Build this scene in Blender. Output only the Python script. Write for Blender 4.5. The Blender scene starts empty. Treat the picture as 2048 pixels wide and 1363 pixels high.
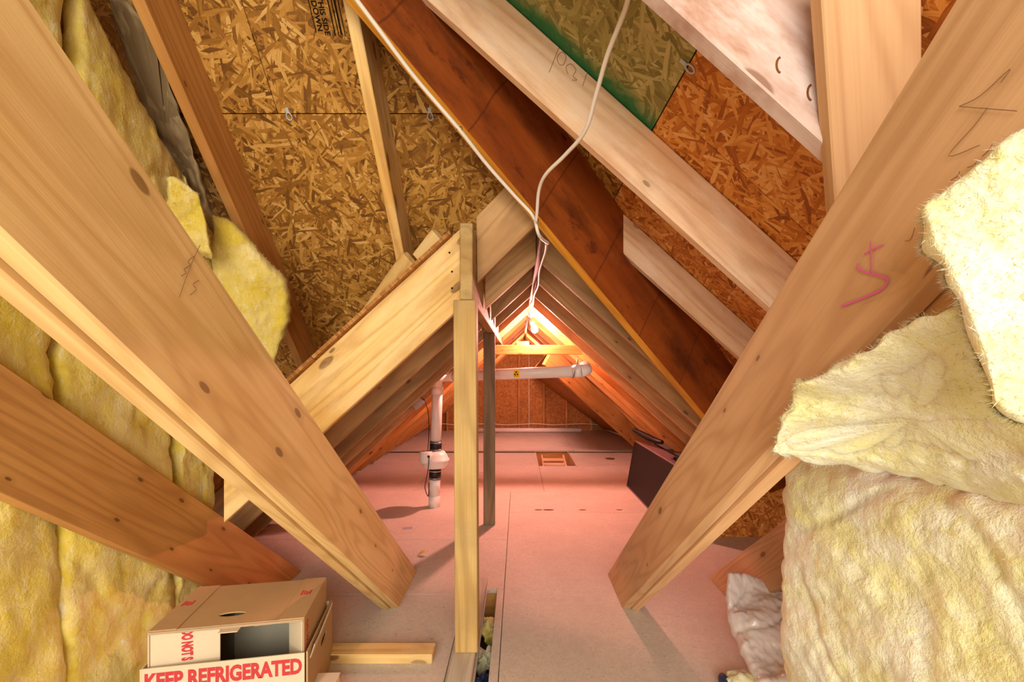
import bpy, bmesh, math, random
from mathutils import Vector, Matrix, noise, Euler

random.seed(7)
V = Vector
sc = bpy.context.scene
COL = sc.collection
H = 1.15                      # eye height above the attic floor
F, CX, CY = 900.0, 1037.0, 740.0   # focal length and principal point in 2048x1363 pixels

# ------------------------------------------------------------------ camera, world, lights
cam_d = bpy.data.cameras.new('camera')
cam = bpy.data.objects.new('camera', cam_d); COL.objects.link(cam)
cam.location = (0, 0, H); cam.rotation_euler = (math.pi/2, 0, 0)
cam_d.sensor_width = 36; cam_d.lens = 36*F/2048
cam_d.shift_x = -(CX-1024)/2048; cam_d.shift_y = (CY-681.5)/2048
cam_d.clip_start = 0.02
sc.camera = cam

w = bpy.data.worlds.new('world'); sc.world = w; w.use_nodes = True
w.node_tree.nodes['Background'].inputs[0].default_value = (1.0, 0.86, 0.70, 1)
w.node_tree.nodes['Background'].inputs[1].default_value = 0.9

def area(name, loc, target, size, energy, color):
    d = bpy.data.lights.new(name, 'AREA'); d.shape = 'RECTANGLE'; d.size, d.size_y = size
    d.energy = energy; d.color = color
    o = bpy.data.objects.new(name, d); COL.objects.link(o); o.location = loc
    o.rotation_euler = (V(target)-V(loc)).to_track_quat('-Z', 'Y').to_euler()
    return o
area('near_fill_light', (-.15, -2.5, 1.75), (-.1, 2.0, 1.05), (2.8, 2.0), 192, (1.0, 0.93, 0.82))  # added soft fill light behind the camera, no real fixture
d_ = bpy.data.lights.new('far_fill_light', 'POINT'); d_.energy = 62; d_.color = (1.0, .46, .38); d_.shadow_soft_size = .05  # added fill light, hidden behind the collar tie, brightens the far floor
o_ = bpy.data.objects.new('far_fill_light', d_); COL.objects.link(o_); o_.location = (.16, 6.9, H+.30)

sc.view_settings.view_transform = 'Standard'; sc.view_settings.look = 'None'
sc.view_settings.exposure = 0.0; sc.view_settings.gamma = 1.0
sc.view_settings.use_curve_mapping = False

# ------------------------------------------------------------------ helpers
def at(px, py, Y):            # a point measured in the photograph, at its depth Y
    return V(((px-CX)/F*Y, Y, H-(py-CY)/F*Y))

def lin(r, g, b):
    f = lambda c: (c/255/12.92) if c/255 <= .04045 else ((c/255+.055)/1.055)**2.4
    return (f(r), f(g), f(b), 1)

def link(o, parent=None):
    COL.objects.link(o)
    if parent:
        o.parent = parent
        o.matrix_parent_inverse = Matrix.Identity(4)
    return o

def tag(o, label=None, cat=None, group=None, kind=None):
    if label: o['label'] = label
    if cat: o['category'] = cat
    if group: o['group'] = group
    if kind: o['kind'] = kind
    return o

def empty(name, loc=(0, 0, 0), rz=0, **k):
    o = bpy.data.objects.new(name, None); link(o); o.location = loc; o.rotation_euler = (0, 0, rz)
    o.empty_display_size = .05
    return tag(o, **k)

def bm_obj(name, bm, mats, parent=None, smooth=False, mw=None):
    me = bpy.data.meshes.new(name); bm.to_mesh(me); bm.free()
    if smooth:
        for p in me.polygons: p.use_smooth = True
    for m in (mats if isinstance(mats, (list, tuple)) else [mats]): me.materials.append(m)
    o = bpy.data.objects.new(name, me); link(o, parent)
    if mw is not None: o.matrix_local = mw
    return o

def pd(name, vs, fs, mats, parent=None, smooth=False, mw=None):
    me = bpy.data.meshes.new(name); me.from_pydata([tuple(v) for v in vs], [], fs); me.update()
    if smooth:
        for p in me.polygons: p.use_smooth = True
    for m in (mats if isinstance(mats, (list, tuple)) else [mats]): me.materials.append(m)
    o = bpy.data.objects.new(name, me); link(o, parent)
    if mw is not None: o.matrix_local = mw
    return o

def frame(p, ax, up):
    ax = ax.normalized(); sd = up.cross(ax).normalized(); u = ax.cross(sd).normalized()
    M = Matrix((ax, sd, u)).transposed().to_4x4(); M.translation = p
    return M, ax, sd, u

BOX_F = [(0, 3, 2, 1), (4, 5, 6, 7), (0, 1, 5, 4), (1, 2, 6, 5), (2, 3, 7, 6), (3, 0, 4, 7)]
def board(name, p0, p1, width, thick, up, mat, n0=None, n1=None, parent=None, bev=.003, side=0.0, rise=0.0, wob=0.0):
    """timber from p0 to p1; width along up, thick sideways; p0-p1 is the bottom line (side: -1..1 shifts by half thick)"""
    p0, p1, up = V(p0), V(p1), V(up)
    M, ax, sd, u = frame(p0, p1-p0, up)
    L = (p1-p0).length
    vs = []
    n0 = V(n0) if n0 is not None else ax; n1 = V(n1) if n1 is not None else ax
    for (l, n) in ((0, n0), (L, n1)):
        for (a, b) in ((-.5, 0), (.5, 0), (.5, 1), (-.5, 1)):
            o = sd*(a+side*.5)*thick+u*(b*width+rise)
            s = -(o.dot(n))/(ax.dot(n))
            vs.append(V((l+s, (a+side*.5)*thick, b*width+rise)))
    bm = bmesh.new(); bv = [bm.verts.new(v) for v in vs]
    for f in BOX_F: bm.faces.new([bv[i] for i in f])
    bmesh.ops.recalc_face_normals(bm, faces=bm.faces)
    if bev: bmesh.ops.bevel(bm, geom=list(bm.edges), offset=bev, segments=1, affect='EDGES', profile=.5)
    return bm_obj(name, bm, mat, parent, mw=M)

def box(name, lo, hi, mat, parent=None, bev=.002, mw=None):
    bm = bmesh.new()
    lo, hi = V(lo), V(hi)
    vs = [bm.verts.new((x, y, z)) for z in (lo.z, hi.z) for (x, y) in ((lo.x, lo.y), (hi.x, lo.y), (hi.x, hi.y), (lo.x, hi.y))]
    for f in BOX_F: bm.faces.new([vs[i] for i in f])
    bmesh.ops.recalc_face_normals(bm, faces=bm.faces)
    if bev: bmesh.ops.bevel(bm, geom=list(bm.edges), offset=bev, segments=1, affect='EDGES', profile=.5)
    return bm_obj(name, bm, mat, parent, mw=mw)

def spline(pts, n=8):
    out = []
    P = [V(p) for p in pts]
    for i in range(len(P)-1):
        a, b, c, d = P[max(i-1, 0)], P[i], P[i+1], P[min(i+2, len(P)-1)]
        for k in range(n):
            t = k/n
            out.append(.5*((2*b)+(c-a)*t+(2*a-5*b+4*c-d)*t*t+(3*b-a-3*c+d)*t**3))
    out.append(P[-1]); return out

def tube(name, pts, r, mat, parent=None, seg=8, caps=True, smooth=True, flat=1.0):
    pts = [V(p) for p in pts]; vs, fs = [], []
    prev = None
    for i, p in enumerate(pts):
        t = (pts[min(i+1, len(pts)-1)]-pts[max(i-1, 0)]).normalized()
        if prev is None:
            a = t.orthogonal().normalized()
        else:
            a = (prev-t*prev.dot(t)).normalized()
        prev = a; b = t.cross(a)
        rr = r[i] if isinstance(r, (list, tuple)) else r
        for k in range(seg):
            q = 2*math.pi*k/seg
            vs.append(p+a*math.cos(q)*rr+b*math.sin(q)*rr*flat)
    for i in range(len(pts)-1):
        for k in range(seg):
            fs.append((i*seg+k, i*seg+(k+1) % seg, (i+1)*seg+(k+1) % seg, (i+1)*seg+k))
    if caps:
        fs.append(tuple(reversed(range(seg)))); fs.append(tuple((len(pts)-1)*seg+k for k in range(seg)))
    o = pd(name, vs, fs, mat, parent, smooth)
    if smooth and caps:
        o.data.polygons[-1].use_smooth = False; o.data.polygons[-2].use_smooth = False
    return o

def lathe(name, prof, mat, parent=None, seg=24, mw=None):
    vs, fs = [], []
    for (r, z) in prof:
        for k in range(seg):
            q = 2*math.pi*k/seg; vs.append(V((r*math.cos(q), r*math.sin(q), z)))
    n = len(prof)
    for i in range(n-1):
        for k in range(seg):
            fs.append((i*seg+k, i*seg+(k+1) % seg, (i+1)*seg+(k+1) % seg, (i+1)*seg+k))
    fs.append(tuple(reversed(range(seg)))); fs.append(tuple((n-1)*seg+k for k in range(seg)))
    return pd(name, vs, fs, mat, parent, True, mw)

def text_mesh(name, txt, size, mat, parent, M, depth=.0004, sx=1.0, bold=0.0):
    c = bpy.data.curves.new(name, 'FONT'); c.body = txt; c.size = size; c.extrude = depth; c.offset = bold
    c.align_x = 'CENTER'; c.align_y = 'CENTER'; c.resolution_u = 3; c.space_line = .9
    t = bpy.data.objects.new('tmp', c); COL.objects.link(t)
    dg = bpy.context.evaluated_depsgraph_get(); dg.update()
    me = bpy.data.meshes.new_from_object(t.evaluated_get(dg)); me.name = name
    bpy.data.objects.remove(t)
    me.materials.clear(); me.materials.append(mat)
    o = bpy.data.objects.new(name, me); link(o, parent)
    o.matrix_local = M @ Matrix.Diagonal((sx, 1, 1, 1))
    return o

# ------------------------------------------------------------------ materials
class NT:
    def __init__(s, name):
        s.m = bpy.data.materials.new(name); s.m.use_nodes = True
        s.n = s.m.node_tree.nodes; s.l = s.m.node_tree.links
        s.b = s.n['Principled BSDF']
    def add(s, t, **k):
        n = s.n.new(t)
        for a, v in k.items(): setattr(n, a, v)
        return n
    def set(s, sock, v):
        if hasattr(v, 'is_output'): s.l.new(v, sock)
        else: sock.default_value = v
    def math(s, op, a, b=0.0, c=0.0, clamp=False):
        n = s.add('ShaderNodeMath', operation=op, use_clamp=clamp)
        for i, v in enumerate((a, b, c)): s.set(n.inputs[i], v)
        return n.outputs[0]
    def vmath(s, op, a, b=(0, 0, 0)):
        n = s.add('ShaderNodeVectorMath', operation=op); s.set(n.inputs[0], a); s.set(n.inputs[1], b)
        return n.outputs[0]
    def noise(s, v, scale, detail=3, rough=.55, dist=0):
        n = s.add('ShaderNodeTexNoise'); s.set(n.inputs['Vector'], v)
        n.inputs['Scale'].default_value = scale; n.inputs['Detail'].default_value = detail
        n.inputs['Roughness'].default_value = rough; n.inputs['Distortion'].default_value = dist
        return n.outputs[0]
    def voro(s, v, scale=1.0, rnd=1.0):
        n = s.add('ShaderNodeTexVoronoi'); s.set(n.inputs['Vector'], v); n.inputs['Scale'].default_value = scale
        n.inputs['Randomness'].default_value = rnd
        return n
    def ramp(s, f, stops, interp='LINEAR'):
        n = s.add('ShaderNodeValToRGB'); s.set(n.inputs[0], f); e = n.color_ramp.elements; n.color_ramp.interpolation = interp
        while len(e) < len(stops): e.new(.5)
        for i, (p, c) in enumerate(stops): e[i].position = p; e[i].color = c
        return n.outputs[0]
    def mix(s, f, a, b, mode='MIX'):
        n = s.add('ShaderNodeMix', data_type='RGBA', blend_type=mode); n.clamp_factor = True
        s.set(n.inputs[0], f); s.set(n.inputs[6], a); s.set(n.inputs[7], b)
        return n.outputs[2]
    def sstep(s, x, a, b):
        n = s.add('ShaderNodeMapRange', interpolation_type='SMOOTHSTEP'); s.set(n.inputs[0], x)
        n.inputs[1].default_value = a; n.inputs[2].default_value = b
        return n.outputs[0]
    def bump(s, h, strength, dist=.01):
        n = s.add('ShaderNodeBump'); n.inputs['Strength'].default_value = strength; n.inputs['Distance'].default_value = dist
        s.set(n.inputs['Height'], h); s.l.new(n.outputs[0], s.b.inputs['Normal'])
    def out(s, col, rough=.75, spec=.25):
        s.set(s.b.inputs['Base Color'], col); s.set(s.b.inputs['Roughness'], rough)
        s.b.inputs['Specular IOR Level'].default_value = spec
        return s.m
    def obj(s, rnd=True):
        t = s.add('ShaderNodeTexCoord').outputs['Object']
        if not rnd: return t, None
        r = s.add('ShaderNodeObjectInfo').outputs['Random']
        c = s.add('ShaderNodeCombineXYZ'); s.set(c.inputs[0], s.math('MULTIPLY', r, 61.0)); s.set(c.inputs[1], s.math('MULTIPLY', r, 23.0)); s.set(c.inputs[2], s.math('MULTIPLY', r, 47.0))
        return s.vmath('ADD', t, c.outputs[0]), r

def plain(name, c, rough=.6, spec=.3, metal=0):
    t = NT(name); t.b.inputs['Metallic'].default_value = metal
    v, r = t.obj()
    n = t.noise(v, 14, 4)
    col = t.mix(t.math('MULTIPLY', n, .35), c, tuple(x*.62 for x in c[:3])+(1,))
    return t.out(col, rough, spec)

def wood(name, light, mid, dark, knots=.5, stain=None, stain_amt=0, rough=.68, tint=.16, ring=70, ksize=1.0):
    t = NT(name); v, r = t.obj()
    # long smooth contours make cathedral grain; the timber's length runs along local X
    g = t.noise(t.vmath('MULTIPLY', v, (.55, 5, 5.5)), 1.0, 2, .45)
    rings = t.math('SINE', t.math('MULTIPLY', g, ring))
    rings = t.math('MULTIPLY_ADD', rings, .5, .5)
    rings = t.math('POWER', rings, 2.2)
    fib = t.noise(t.vmath('MULTIPLY', v, (3, 160, 160)), 1.0, 3, .6)
    blot = t.noise(t.vmath('MULTIPLY', v, (1.6, 4, 5)), 1.0, 3, .6)
    base = t.mix(t.sstep(blot, .32, .7), mid, light)
    base = t.mix(t.math('MULTIPLY', rings, .34), base, dark)
    base = t.mix(t.math('MULTIPLY', t.sstep(fib, .35, .8), .22), base, dark)
    # knots
    ks = t.add('ShaderNodeSeparateXYZ'); t.set(ks.inputs[0], v)
    kc = t.add('ShaderNodeCombineXYZ'); t.set(kc.inputs[0], t.math('MULTIPLY', ks.outputs[0], 3.3)); t.set(kc.inputs[1], t.math('MULTIPLY', ks.outputs[2], 8.0))
    kn = t.voro(kc.outputs[0]); kn.voronoi_dimensions = '2D'
    sep = t.add('ShaderNodeSeparateColor'); t.set(sep.inputs[0], kn.outputs['Color'])
    nz = t.add('ShaderNodeSeparateXYZ'); t.set(nz.inputs[0], t.add('ShaderNodeTexCoord').outputs['Normal'])
    broad = t.math('LESS_THAN', t.math('ABSOLUTE', nz.outputs[2]), .6)
    has = t.math('MULTIPLY', t.math('LESS_THAN', sep.outputs[0], knots), broad)
    siz = t.math('MULTIPLY_ADD', sep.outputs[1], .055*ksize, .03*ksize)
    d = t.math('DIVIDE', kn.outputs['Distance'], siz)
    halo = t.math('MULTIPLY', t.math('SUBTRACT', 1.0, t.sstep(d, .9, 3.4)), has)
    core = t.math('MULTIPLY', t.math('SUBTRACT', 1.0, t.sstep(d, .75, 1.1)), has)
    base = t.mix(t.math('MULTIPLY', halo, .38), base, tuple(a*.55+b*.3 for a, b in zip(mid[:3], dark[:3]))+(1,))
    base = t.mix(t.math('MULTIPLY', core, .78), base, tuple(c*.45 for c in dark[:3])+(1,))
    if stain:
        sn = t.noise(t.vmath('MULTIPLY', v, (2.2, 2, 6)), 1.3, 5, .7)
        base = t.mix(t.math('MULTIPLY', t.sstep(sn, .42, .68), stain_amt), base, stain)
    if name == 'laminated_veneer':
        lx = t.math('ADD', ks.outputs[0], t.math('MULTIPLY', t.noise(v, 3, 2), .05))
        fr = t.math('ABSOLUTE', t.math('SUBTRACT', t.math('FRACT', t.math('MULTIPLY', lx, 2.6)), .5))
        base = t.mix(t.math('MULTIPLY', t.math('SUBTRACT', 1.0, t.sstep(fr, .0, .016)), .6), base, lin(70, 26, 6))
        base = t.mix(t.math('MULTIPLY', t.sstep(t.noise(t.vmath('MULTIPLY', v, (5, 5, 9)), 1, 5, .75), .56, .7), .75), base, lin(74, 28, 8))
    val = t.math('MULTIPLY_ADD', r, tint*2, 1-tint)
    hs = t.add('ShaderNodeHueSaturation'); t.set(hs.inputs['Value'], val); t.set(hs.inputs['Color'], base)
    t.bump(t.math('ADD', fib, t.math('MULTIPLY', rings, .3)), .12, .004)
    return t.out(hs.outputs[0], rough, .25)

def osb(name, stops, scale=1.0, rough=.7, bumpk=.5, green=False, dirt=0.0):
    t = NT(name); v, r = t.obj()
    wob = t.add('ShaderNodeTexNoise'); t.set(wob.inputs['Vector'], v); wob.inputs['Scale'].default_value = 9; wob.inputs['Detail'].default_value = 2
    wv = t.vmath('MULTIPLY', t.vmath('SUBTRACT', wob.outputs['Color'], (.5, .5, .5)), (.018, .018, 0))
    v = t.vmath('ADD', v, wv)
    best = None; colv = None; edge = None
    for i, ang in enumerate((.12, .62, 1.25, 1.85, 2.5)):
        ro = t.add('ShaderNodeVectorRotate', rotation_type='Z_AXIS'); t.set(ro.inputs['Vector'], v); ro.inputs['Angle'].default_value = ang
        sv = t.vmath('MULTIPLY', ro.outputs[0], (12*scale, 74*scale, 0))
        sv = t.vmath('ADD', sv, (i*7.3, i*3.1, 0))
        vo = t.voro(sv)
        sp = t.add('ShaderNodeSeparateColor'); t.set(sp.inputs[0], vo.outputs['Color'])
        rank, cc = sp.outputs[0], t.math('ADD', t.math('MULTIPLY', sp.outputs[1], .62), t.math('MULTIPLY', t.noise(t.vmath('MULTIPLY', ro.outputs[0], (18, 300, 0)), 1, 3), .42))
        if best is None: best, colv = rank, cc
        else:
            gt = t.math('GREATER_THAN', rank, best)
            m = t.add('ShaderNodeMix', data_type='FLOAT'); t.set(m.inputs[0], gt); t.set(m.inputs[2], colv); t.set(m.inputs[3], cc)
            colv = m.outputs[0]; best = t.math('MAXIMUM', rank, best)
    colv = t.math('ADD', colv, t.math('MULTIPLY_ADD', t.noise(v, 1.7, 2), .3, -.18))
    col = t.ramp(colv, stops)
    if dirt:
        dn = t.noise(v, 48, 4, .75)
        col = t.mix(t.math('MULTIPLY', t.sstep(dn, .635, .70), dirt), col, lin(84, 62, 48))
        dn3 = t.noise(t.vmath('MULTIPLY', v, (6, 22, 0)), 1, 5, .75)
        col = t.mix(t.math('MULTIPLY', t.sstep(dn3, .6, .72), .35), col, lin(150, 118, 96))
        dn2 = t.noise(v, 2.3, 4, .6)
        col = t.mix(t.math('MULTIPLY', t.sstep(dn2, .4, .7), .35), col, lin(178, 166, 152))
    if green:
        pos = t.add('ShaderNodeNewGeometry').outputs['Position']
        sx = t.add('ShaderNodeSeparateXYZ'); t.set(sx.inputs[0], pos)
        e1 = t.math('ADD', t.math('SUBTRACT', 1.46, sx.outputs[1]), t.math('MULTIPLY_ADD', t.noise(pos, 11, 3), .10, -.05))
        e2 = t.math('ADD', t.math('SUBTRACT', .427, sx.outputs[0]), t.math('MULTIPLY_ADD', t.noise(pos, 9, 3), .16, -.04))
        m1 = t.math('SUBTRACT', 1.0, t.sstep(e1, .04, .13)); m2 = t.math('SUBTRACT', 1.0, t.sstep(e2, .0, .06))
        col = t.mix(t.math('MULTIPLY', t.math('MAXIMUM', m1, t.math('MULTIPLY', m2, .5)), .93), col, lin(10, 108, 62))
    t.bump(best, bumpk, .004)
    return t.out(col, rough, .3)

OSB_ST = [(0, lin(60, 34, 10)), (.22, lin(112, 70, 20)), (.45, lin(158, 108, 38)), (.7, lin(196, 146, 66)), (1, lin(236, 200, 132))]
OSB_RT = [(0, lin(100, 48, 14)), (.22, lin(160, 86, 28)), (.45, lin(202, 124, 46)), (.7, lin(226, 158, 78)), (1, lin(246, 208, 150))]
OSB_GR = [(0, lin(84, 74, 32)), (.3, lin(134, 122, 66)), (.6, lin(166, 154, 92)), (1, lin(214, 196, 142))]
OSB_FL = [(0, lin(194, 182, 167)), (.5, lin(206, 194, 180)), (1, lin(215, 204, 191))]
OSB_FAR = [(0, lin(116, 72, 30)), (.4, lin(164, 108, 48)), (1, lin(206, 152, 86))]

M_osb = osb('strand_board', OSB_ST)
M_osb_r = osb('strand_board_orange', OSB_RT)
M_osb_g = osb('strand_board_green_edged', OSB_GR, green=True)
M_osb_far = osb('strand_board_far', OSB_FAR, 1.3)
M_floor = osb('floor_board', OSB_FL, 2.2, .8, .06, dirt=.7)
M_pine = wood('pine', lin(240, 208, 146), lin(228, 188, 122), lin(186, 134, 72), .42, ring=95)
M_pine_r = wood('pine_rosy', lin(228, 188, 142), lin(212, 168, 122), lin(176, 126, 82), .5, ring=95)
M_pine_b = wood('pine_amber', lin(204, 152, 86), lin(186, 130, 66), lin(136, 86, 36), .55)
M_white = wood('whitewood', lin(240, 206, 168), lin(226, 182, 138), lin(176, 118, 72), .4, lin(244, 226, 204), .5)
M_grey = wood('aged_rafter', lin(214, 172, 118), lin(194, 150, 98), lin(134, 94, 54), .5, lin(146, 116, 84), .35)
M_yellow = wood('yellow_pine', lin(230, 196, 126), lin(216, 172, 96), lin(150, 92, 36), .7, lin(236, 214, 164), .4, ksize=1.7)
M_post = wood('post_wood', lin(204, 174, 112), lin(184, 148, 84), lin(132, 94, 48), .6, lin(150, 128, 92), .35, ksize=1.3)
M_dark = wood('grey_post_wood', lin(150, 122, 92), lin(124, 98, 72), lin(74, 54, 38), .5)
M_lvl = wood('laminated_veneer', lin(162, 82, 24), lin(138, 64, 16), lin(78, 30, 6), .06, lin(64, 26, 8), .6, ring=20)
M_lvl_e = wood('veneer_edge', lin(222, 158, 54), lin(200, 132, 36), lin(150, 90, 20), 0)
M_stain = wood('stained_rafter', lin(222, 208, 204), lin(208, 190, 182), lin(168, 128, 100), .5, lin(150, 98, 62), .85, ksize=2.0)
M_plate = wood('weathered_plate', lin(222, 210, 194), lin(206, 192, 174), lin(160, 138, 112), .2)
M_cable = plain('white_cable', lin(236, 228, 212), .45, .4)
M_pvc = plain('white_pvc', lin(240, 232, 224), .35, .5)
M_rub = plain('black_rubber', lin(26, 22, 22), .5, .4)
M_blk = plain('black_panel', lin(15, 12, 14), .55, .35)
M_blk2 = plain('grey_case_edge', lin(128, 104, 108), .55, .35)
M_steel = plain('galvanized_steel', lin(168, 170, 174), .35, .5, .85)
M_clip = plain('grey_clip', lin(190, 198, 206), .4, .5)
M_card = plain('cardboard', lin(196, 160, 116), .85, .15)
M_cardw = plain('pale_cardboard', lin(224, 206, 176), .85, .15)
M_cardg = plain('grey_liner', lin(150, 144, 126), .85, .1)
M_red = plain('red_print', lin(204, 70, 74), .8, .1)
M_ink = plain('black_ink', lin(36, 26, 18), .9, .1)
M_pencil = plain('pencil_line', lin(150, 112, 76), .9, .1)
M_pink = plain('pink_chalk', lin(226, 110, 168), .9, .1)
M_kraft = plain('kraft_paper', lin(164, 138, 98), .55, .3)
M_yel = plain('yellow_sticker', lin(244, 206, 20), .5, .3)
M_blue = plain('dark_blue_plastic', lin(34, 52, 92), .4, .5)
M_backing = plain('light_leak_backing', lin(30, 24, 20), .9, .1)  # for the added sheets that block light above the sheathing
M_drywall = plain('drywall', lin(120, 104, 88), .9, .1)

def fluff(name, a, b, c, fuzz=1.0):
    t = NT(name); v, r = t.obj()
    n1 = t.noise(v, 5.5, 4, .6, .6); n2 = t.noise(v, 26, 5, .7, .8); n3 = t.noise(v, 130, 3, .7)
    col = t.mix(t.sstep(n1, .36, .66), a, b)
    col = t.mix(t.math('MULTIPLY', t.sstep(n2, .5, .72), .7), col, c)
    n4 = t.noise(t.vmath('MULTIPLY', v, (60, 60, 14)), 1.0, 4, .75, 1.2)
    col = t.mix(t.math('MULTIPLY', t.sstep(n4, .52, .7), .55), col, lin(243, 241, 226))
    t.bump(t.math('ADD', t.math('MULTIPLY', n2, 1.0), t.math('MULTIPLY', n3, .5)), .95*fuzz, .009)
    t.b.inputs['Subsurface Weight'].default_value = .35; t.b.inputs['Subsurface Radius'].default_value = (.04, .04, .035); t.b.inputs['Subsurface Scale'].default_value = .6
    t.b.inputs['Sheen Weight'].default_value = .25
    return t.out(col, .95, .05)
M_ins_r = fluff('pale_glass_wool', lin(226, 221, 158), lin(238, 238, 216), lin(226, 217, 126))
M_ins_l = fluff('yellow_glass_wool', lin(226, 204, 78), lin(236, 218, 140), lin(216, 186, 40), .7)
M_bag = plain('clear_plastic', lin(236, 230, 226), .22, .7)

def emit(name, c, s):
    t = NT(name); t.b.inputs['Emission Color'].default_value = c; t.b.inputs['Emission Strength'].default_value = s
    t.b.inputs['Base Color'].default_value = c
    return t.m
M_bulb = emit('lit_bulb', (1.0, .40, .33, 1), 3200)

# ------------------------------------------------------------------ roof planes (heights in world z)
SB, SR, SL = 1.08, .90, .91
z_back = lambda Y: H+3.0-SB*Y            # main roof, slope falling away
z_right = lambda X: H+1.15-SR*X          # main roof, slope falling to the right
wing_l = lambda X: H+.4706+SL*X          # underside of the far wing's rafters, left
wing_r = lambda X: H+.66-SR*X            # ... and right
hipX = lambda Y: .1+(Y-1.8)*.977/.73
RAFT = .32                               # plumb depth of the wing rafters

def slope_panel(name, poly, zf, nrm, th, mat, parent):
    """sheathing panel: polygon in plan laid on a roof plane, with its own local axes in the plane"""
    nrm = V(nrm).normalized()
    pts = [V((x, y, zf(x, y))) for x, y in poly]
    o = sum(pts, V((0, 0, 0)))/len(pts)
    ex = V((1, 0, 0)); ex = (ex-nrm*ex.dot(nrm)).normalized(); ey = nrm.cross(ex)
    M = Matrix((ex, ey, nrm)).transposed().to_4x4(); M.translation = o
    Mi = M.inverted()
    loc = [Mi @ p for p in pts]; n = len(loc)
    vs = loc+[p+V((0, 0, th)) for p in loc]
    fs = [tuple(range(n)), tuple(range(2*n-1, n-1, -1))]+[(i, i+n, (i+1) % n+n, (i+1) % n) for i in range(n)]
    ob = pd(name, vs, fs, mat, parent, mw=M)
    bm = bmesh.new(); bm.from_mesh(ob.data); bmesh.ops.recalc_face_normals(bm, faces=bm.faces); bm.to_mesh(ob.data); bm.free()
    return ob

# ---- the floor
floor = empty('floor', kind='structure', label='grey board attic floor of butted panels')
g = .003
for (x0, x1, y0, y1) in [(-3.2, -.275, -1.6, 2.31), (-.275, -.162, -1.6, 2.36), (-3.2, -.275, 2.31, 3.06), (-.275, -.075, 2.36, 3.06), (-3.2, -1.4, 3.06, 4.28), (-1.4, -.075, 3.06, 4.28),
                         (-3.2, -1.0, 4.28, 5.5), (-1.0, .245, 4.28, 5.5), (-3.2, .245, 5.5, 6.28), (-.113, -.075, -1.6, 2.36),
                         (-.075, 3.2, -1.6, .9), (-.075, 3.2, .9, 3.64), (-.075, 1.2, 3.64, 4.28), (1.2, 3.2, 3.64, 5.42), (.245, 1.2, 4.28, 5.42),
                         (.70, 3.2, 5.42, 6.28), (-3.2, -.4, 6.46, 8.7), (-.4, .8, 6.46, 8.7), (.8, 3.2, 6.46, 8.7)]:
    box('floor_panel', (x0+g/2, y0+g/2, -.019), (x1-g/2, y1-g/2, 0), M_floor, floor, bev=.0012)
box('floor_underlay', (-3.2, -1.6, -.30), (3.2, 8.7, -.27), M_drywall, floor)
for yj in (2.38, 3.0, 3.64, 4.28, 4.9, 5.36, 6.52, 7.0, 7.6):
    box('joist', (-3.2, yj-.019, -.25), (3.2, yj+.019, -.0195), M_pine_b, floor)
box('joist', (.235, 5.37, -.25), (.247, 6.38, -.004), M_pine_b, floor)
box('joist', (.692, 5.37, -.25), (.704, 6.38, .002), M_pine_r, floor)

# ---- roof sheathing of the main roof
ceil_b = empty('ceiling', kind='structure', label='strand board sheathing of the slope falling away behind the rafters')
zb = lambda x, y: z_back(y)
NB = (0, SB, 1)
yj = 1.82
def hip_poly(x0, y0, y1):        # left edge x0, right edge on the hip line
    return [(x0, y0), (hipX(y0)-.02, y0), (hipX(y1)-.02, y1), (x0, y1)]
Px = -.97
def yhip(x): return 1.8+(x-.1)*.73/.977
slope_panel('panel', [(-3.2, -.6), (Px-.9, -.6+.0), (Px-.9, yj-.003), (-3.2, yj-.003)], zb, NB, .011, M_osb, ceil_b)
slope_panel('panel', [(Px-.897, yhip(Px-.897)+.03), (Px-.003, yhip(Px-.003)+.03), (Px-.003, yj-.003), (Px-.897, yj-.003)], zb, NB, .011, M_osb, ceil_b)
slope_panel('panel', [(Px, yhip(Px)+.03), (.09, yj-.003), (Px, yj-.003)], zb, NB, .011, M_osb, ceil_b)
yval = lambda x: 2.046-.843*x+.03          # valley against the far wing's left slope
slope_panel('panel', [(-3.2, yj), (-1.4, yj), (-1.4, 3.05), (-3.2, 3.05)], zb, NB, .011, M_osb, ceil_b)
slope_panel('panel', [(-1.397, yj), (.09, yj), (.10, 1.96), ((2.076-3.05)/.843, 3.05), (-1.397, 3.05)], zb, NB, .011, M_osb, ceil_b)
slope_panel('panel', [(-3.2, 3.053), ((2.076-3.053)/.843, 3.053), ((2.076-4.27)/.843, 4.27), (-3.2, 4.27)], zb, NB, .011, M_osb, ceil_b)
slope_panel('light_leak_backing', [(-3.2, -.6), (hipX(-.6), -.6), (.10, 1.80), (.10, 1.96), (-2.9, 4.49), (-3.2, 4.49)], lambda x, y: z_back(y)+.022, NB, .006, M_backing, ceil_b)  # added dark sheet above the panels, keeps world light out of the joints

ceil_r = empty('ceiling', kind='structure', label='strand board sheathing of the right slope with a green edged sheet')
zr = lambda x, y: z_right(x)
NR = (SR, 0, 1)
slope_panel('panel', [(hipX(.21)+.03, .21), (.425, .21), (.425, 1.459), (hipX(1.459)+.03, 1.459)], zr, NR, .011, M_osb_g, ceil_r)
slope_panel('panel', [(hipX(-.6), -.9), (.425, -.9), (.425, .207), (hipX(.207)+.03, .207)], zr, NR, .011, M_osb_g, ceil_r)
slope_panel('panel', [(hipX(1.462)+.03, 1.462), (.425, 1.462), (.425, 2.02), (hipX(2.02)+.03, 2.02)], zr, NR, .011, M_osb, ceil_r)
slope_panel('panel', [(.428, -.9), (1.647, -.9), (1.647, 1.3), (.428, 1.3)], zr, NR, .011, M_osb_r, ceil_r)
slope_panel('panel', [(.428, 1.303), (1.647, 1.303), (1.647, yhip(1.647)), (.428, yhip(.428)-.03)], zr, NR, .011, M_osb_r, ceil_r)
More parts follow.
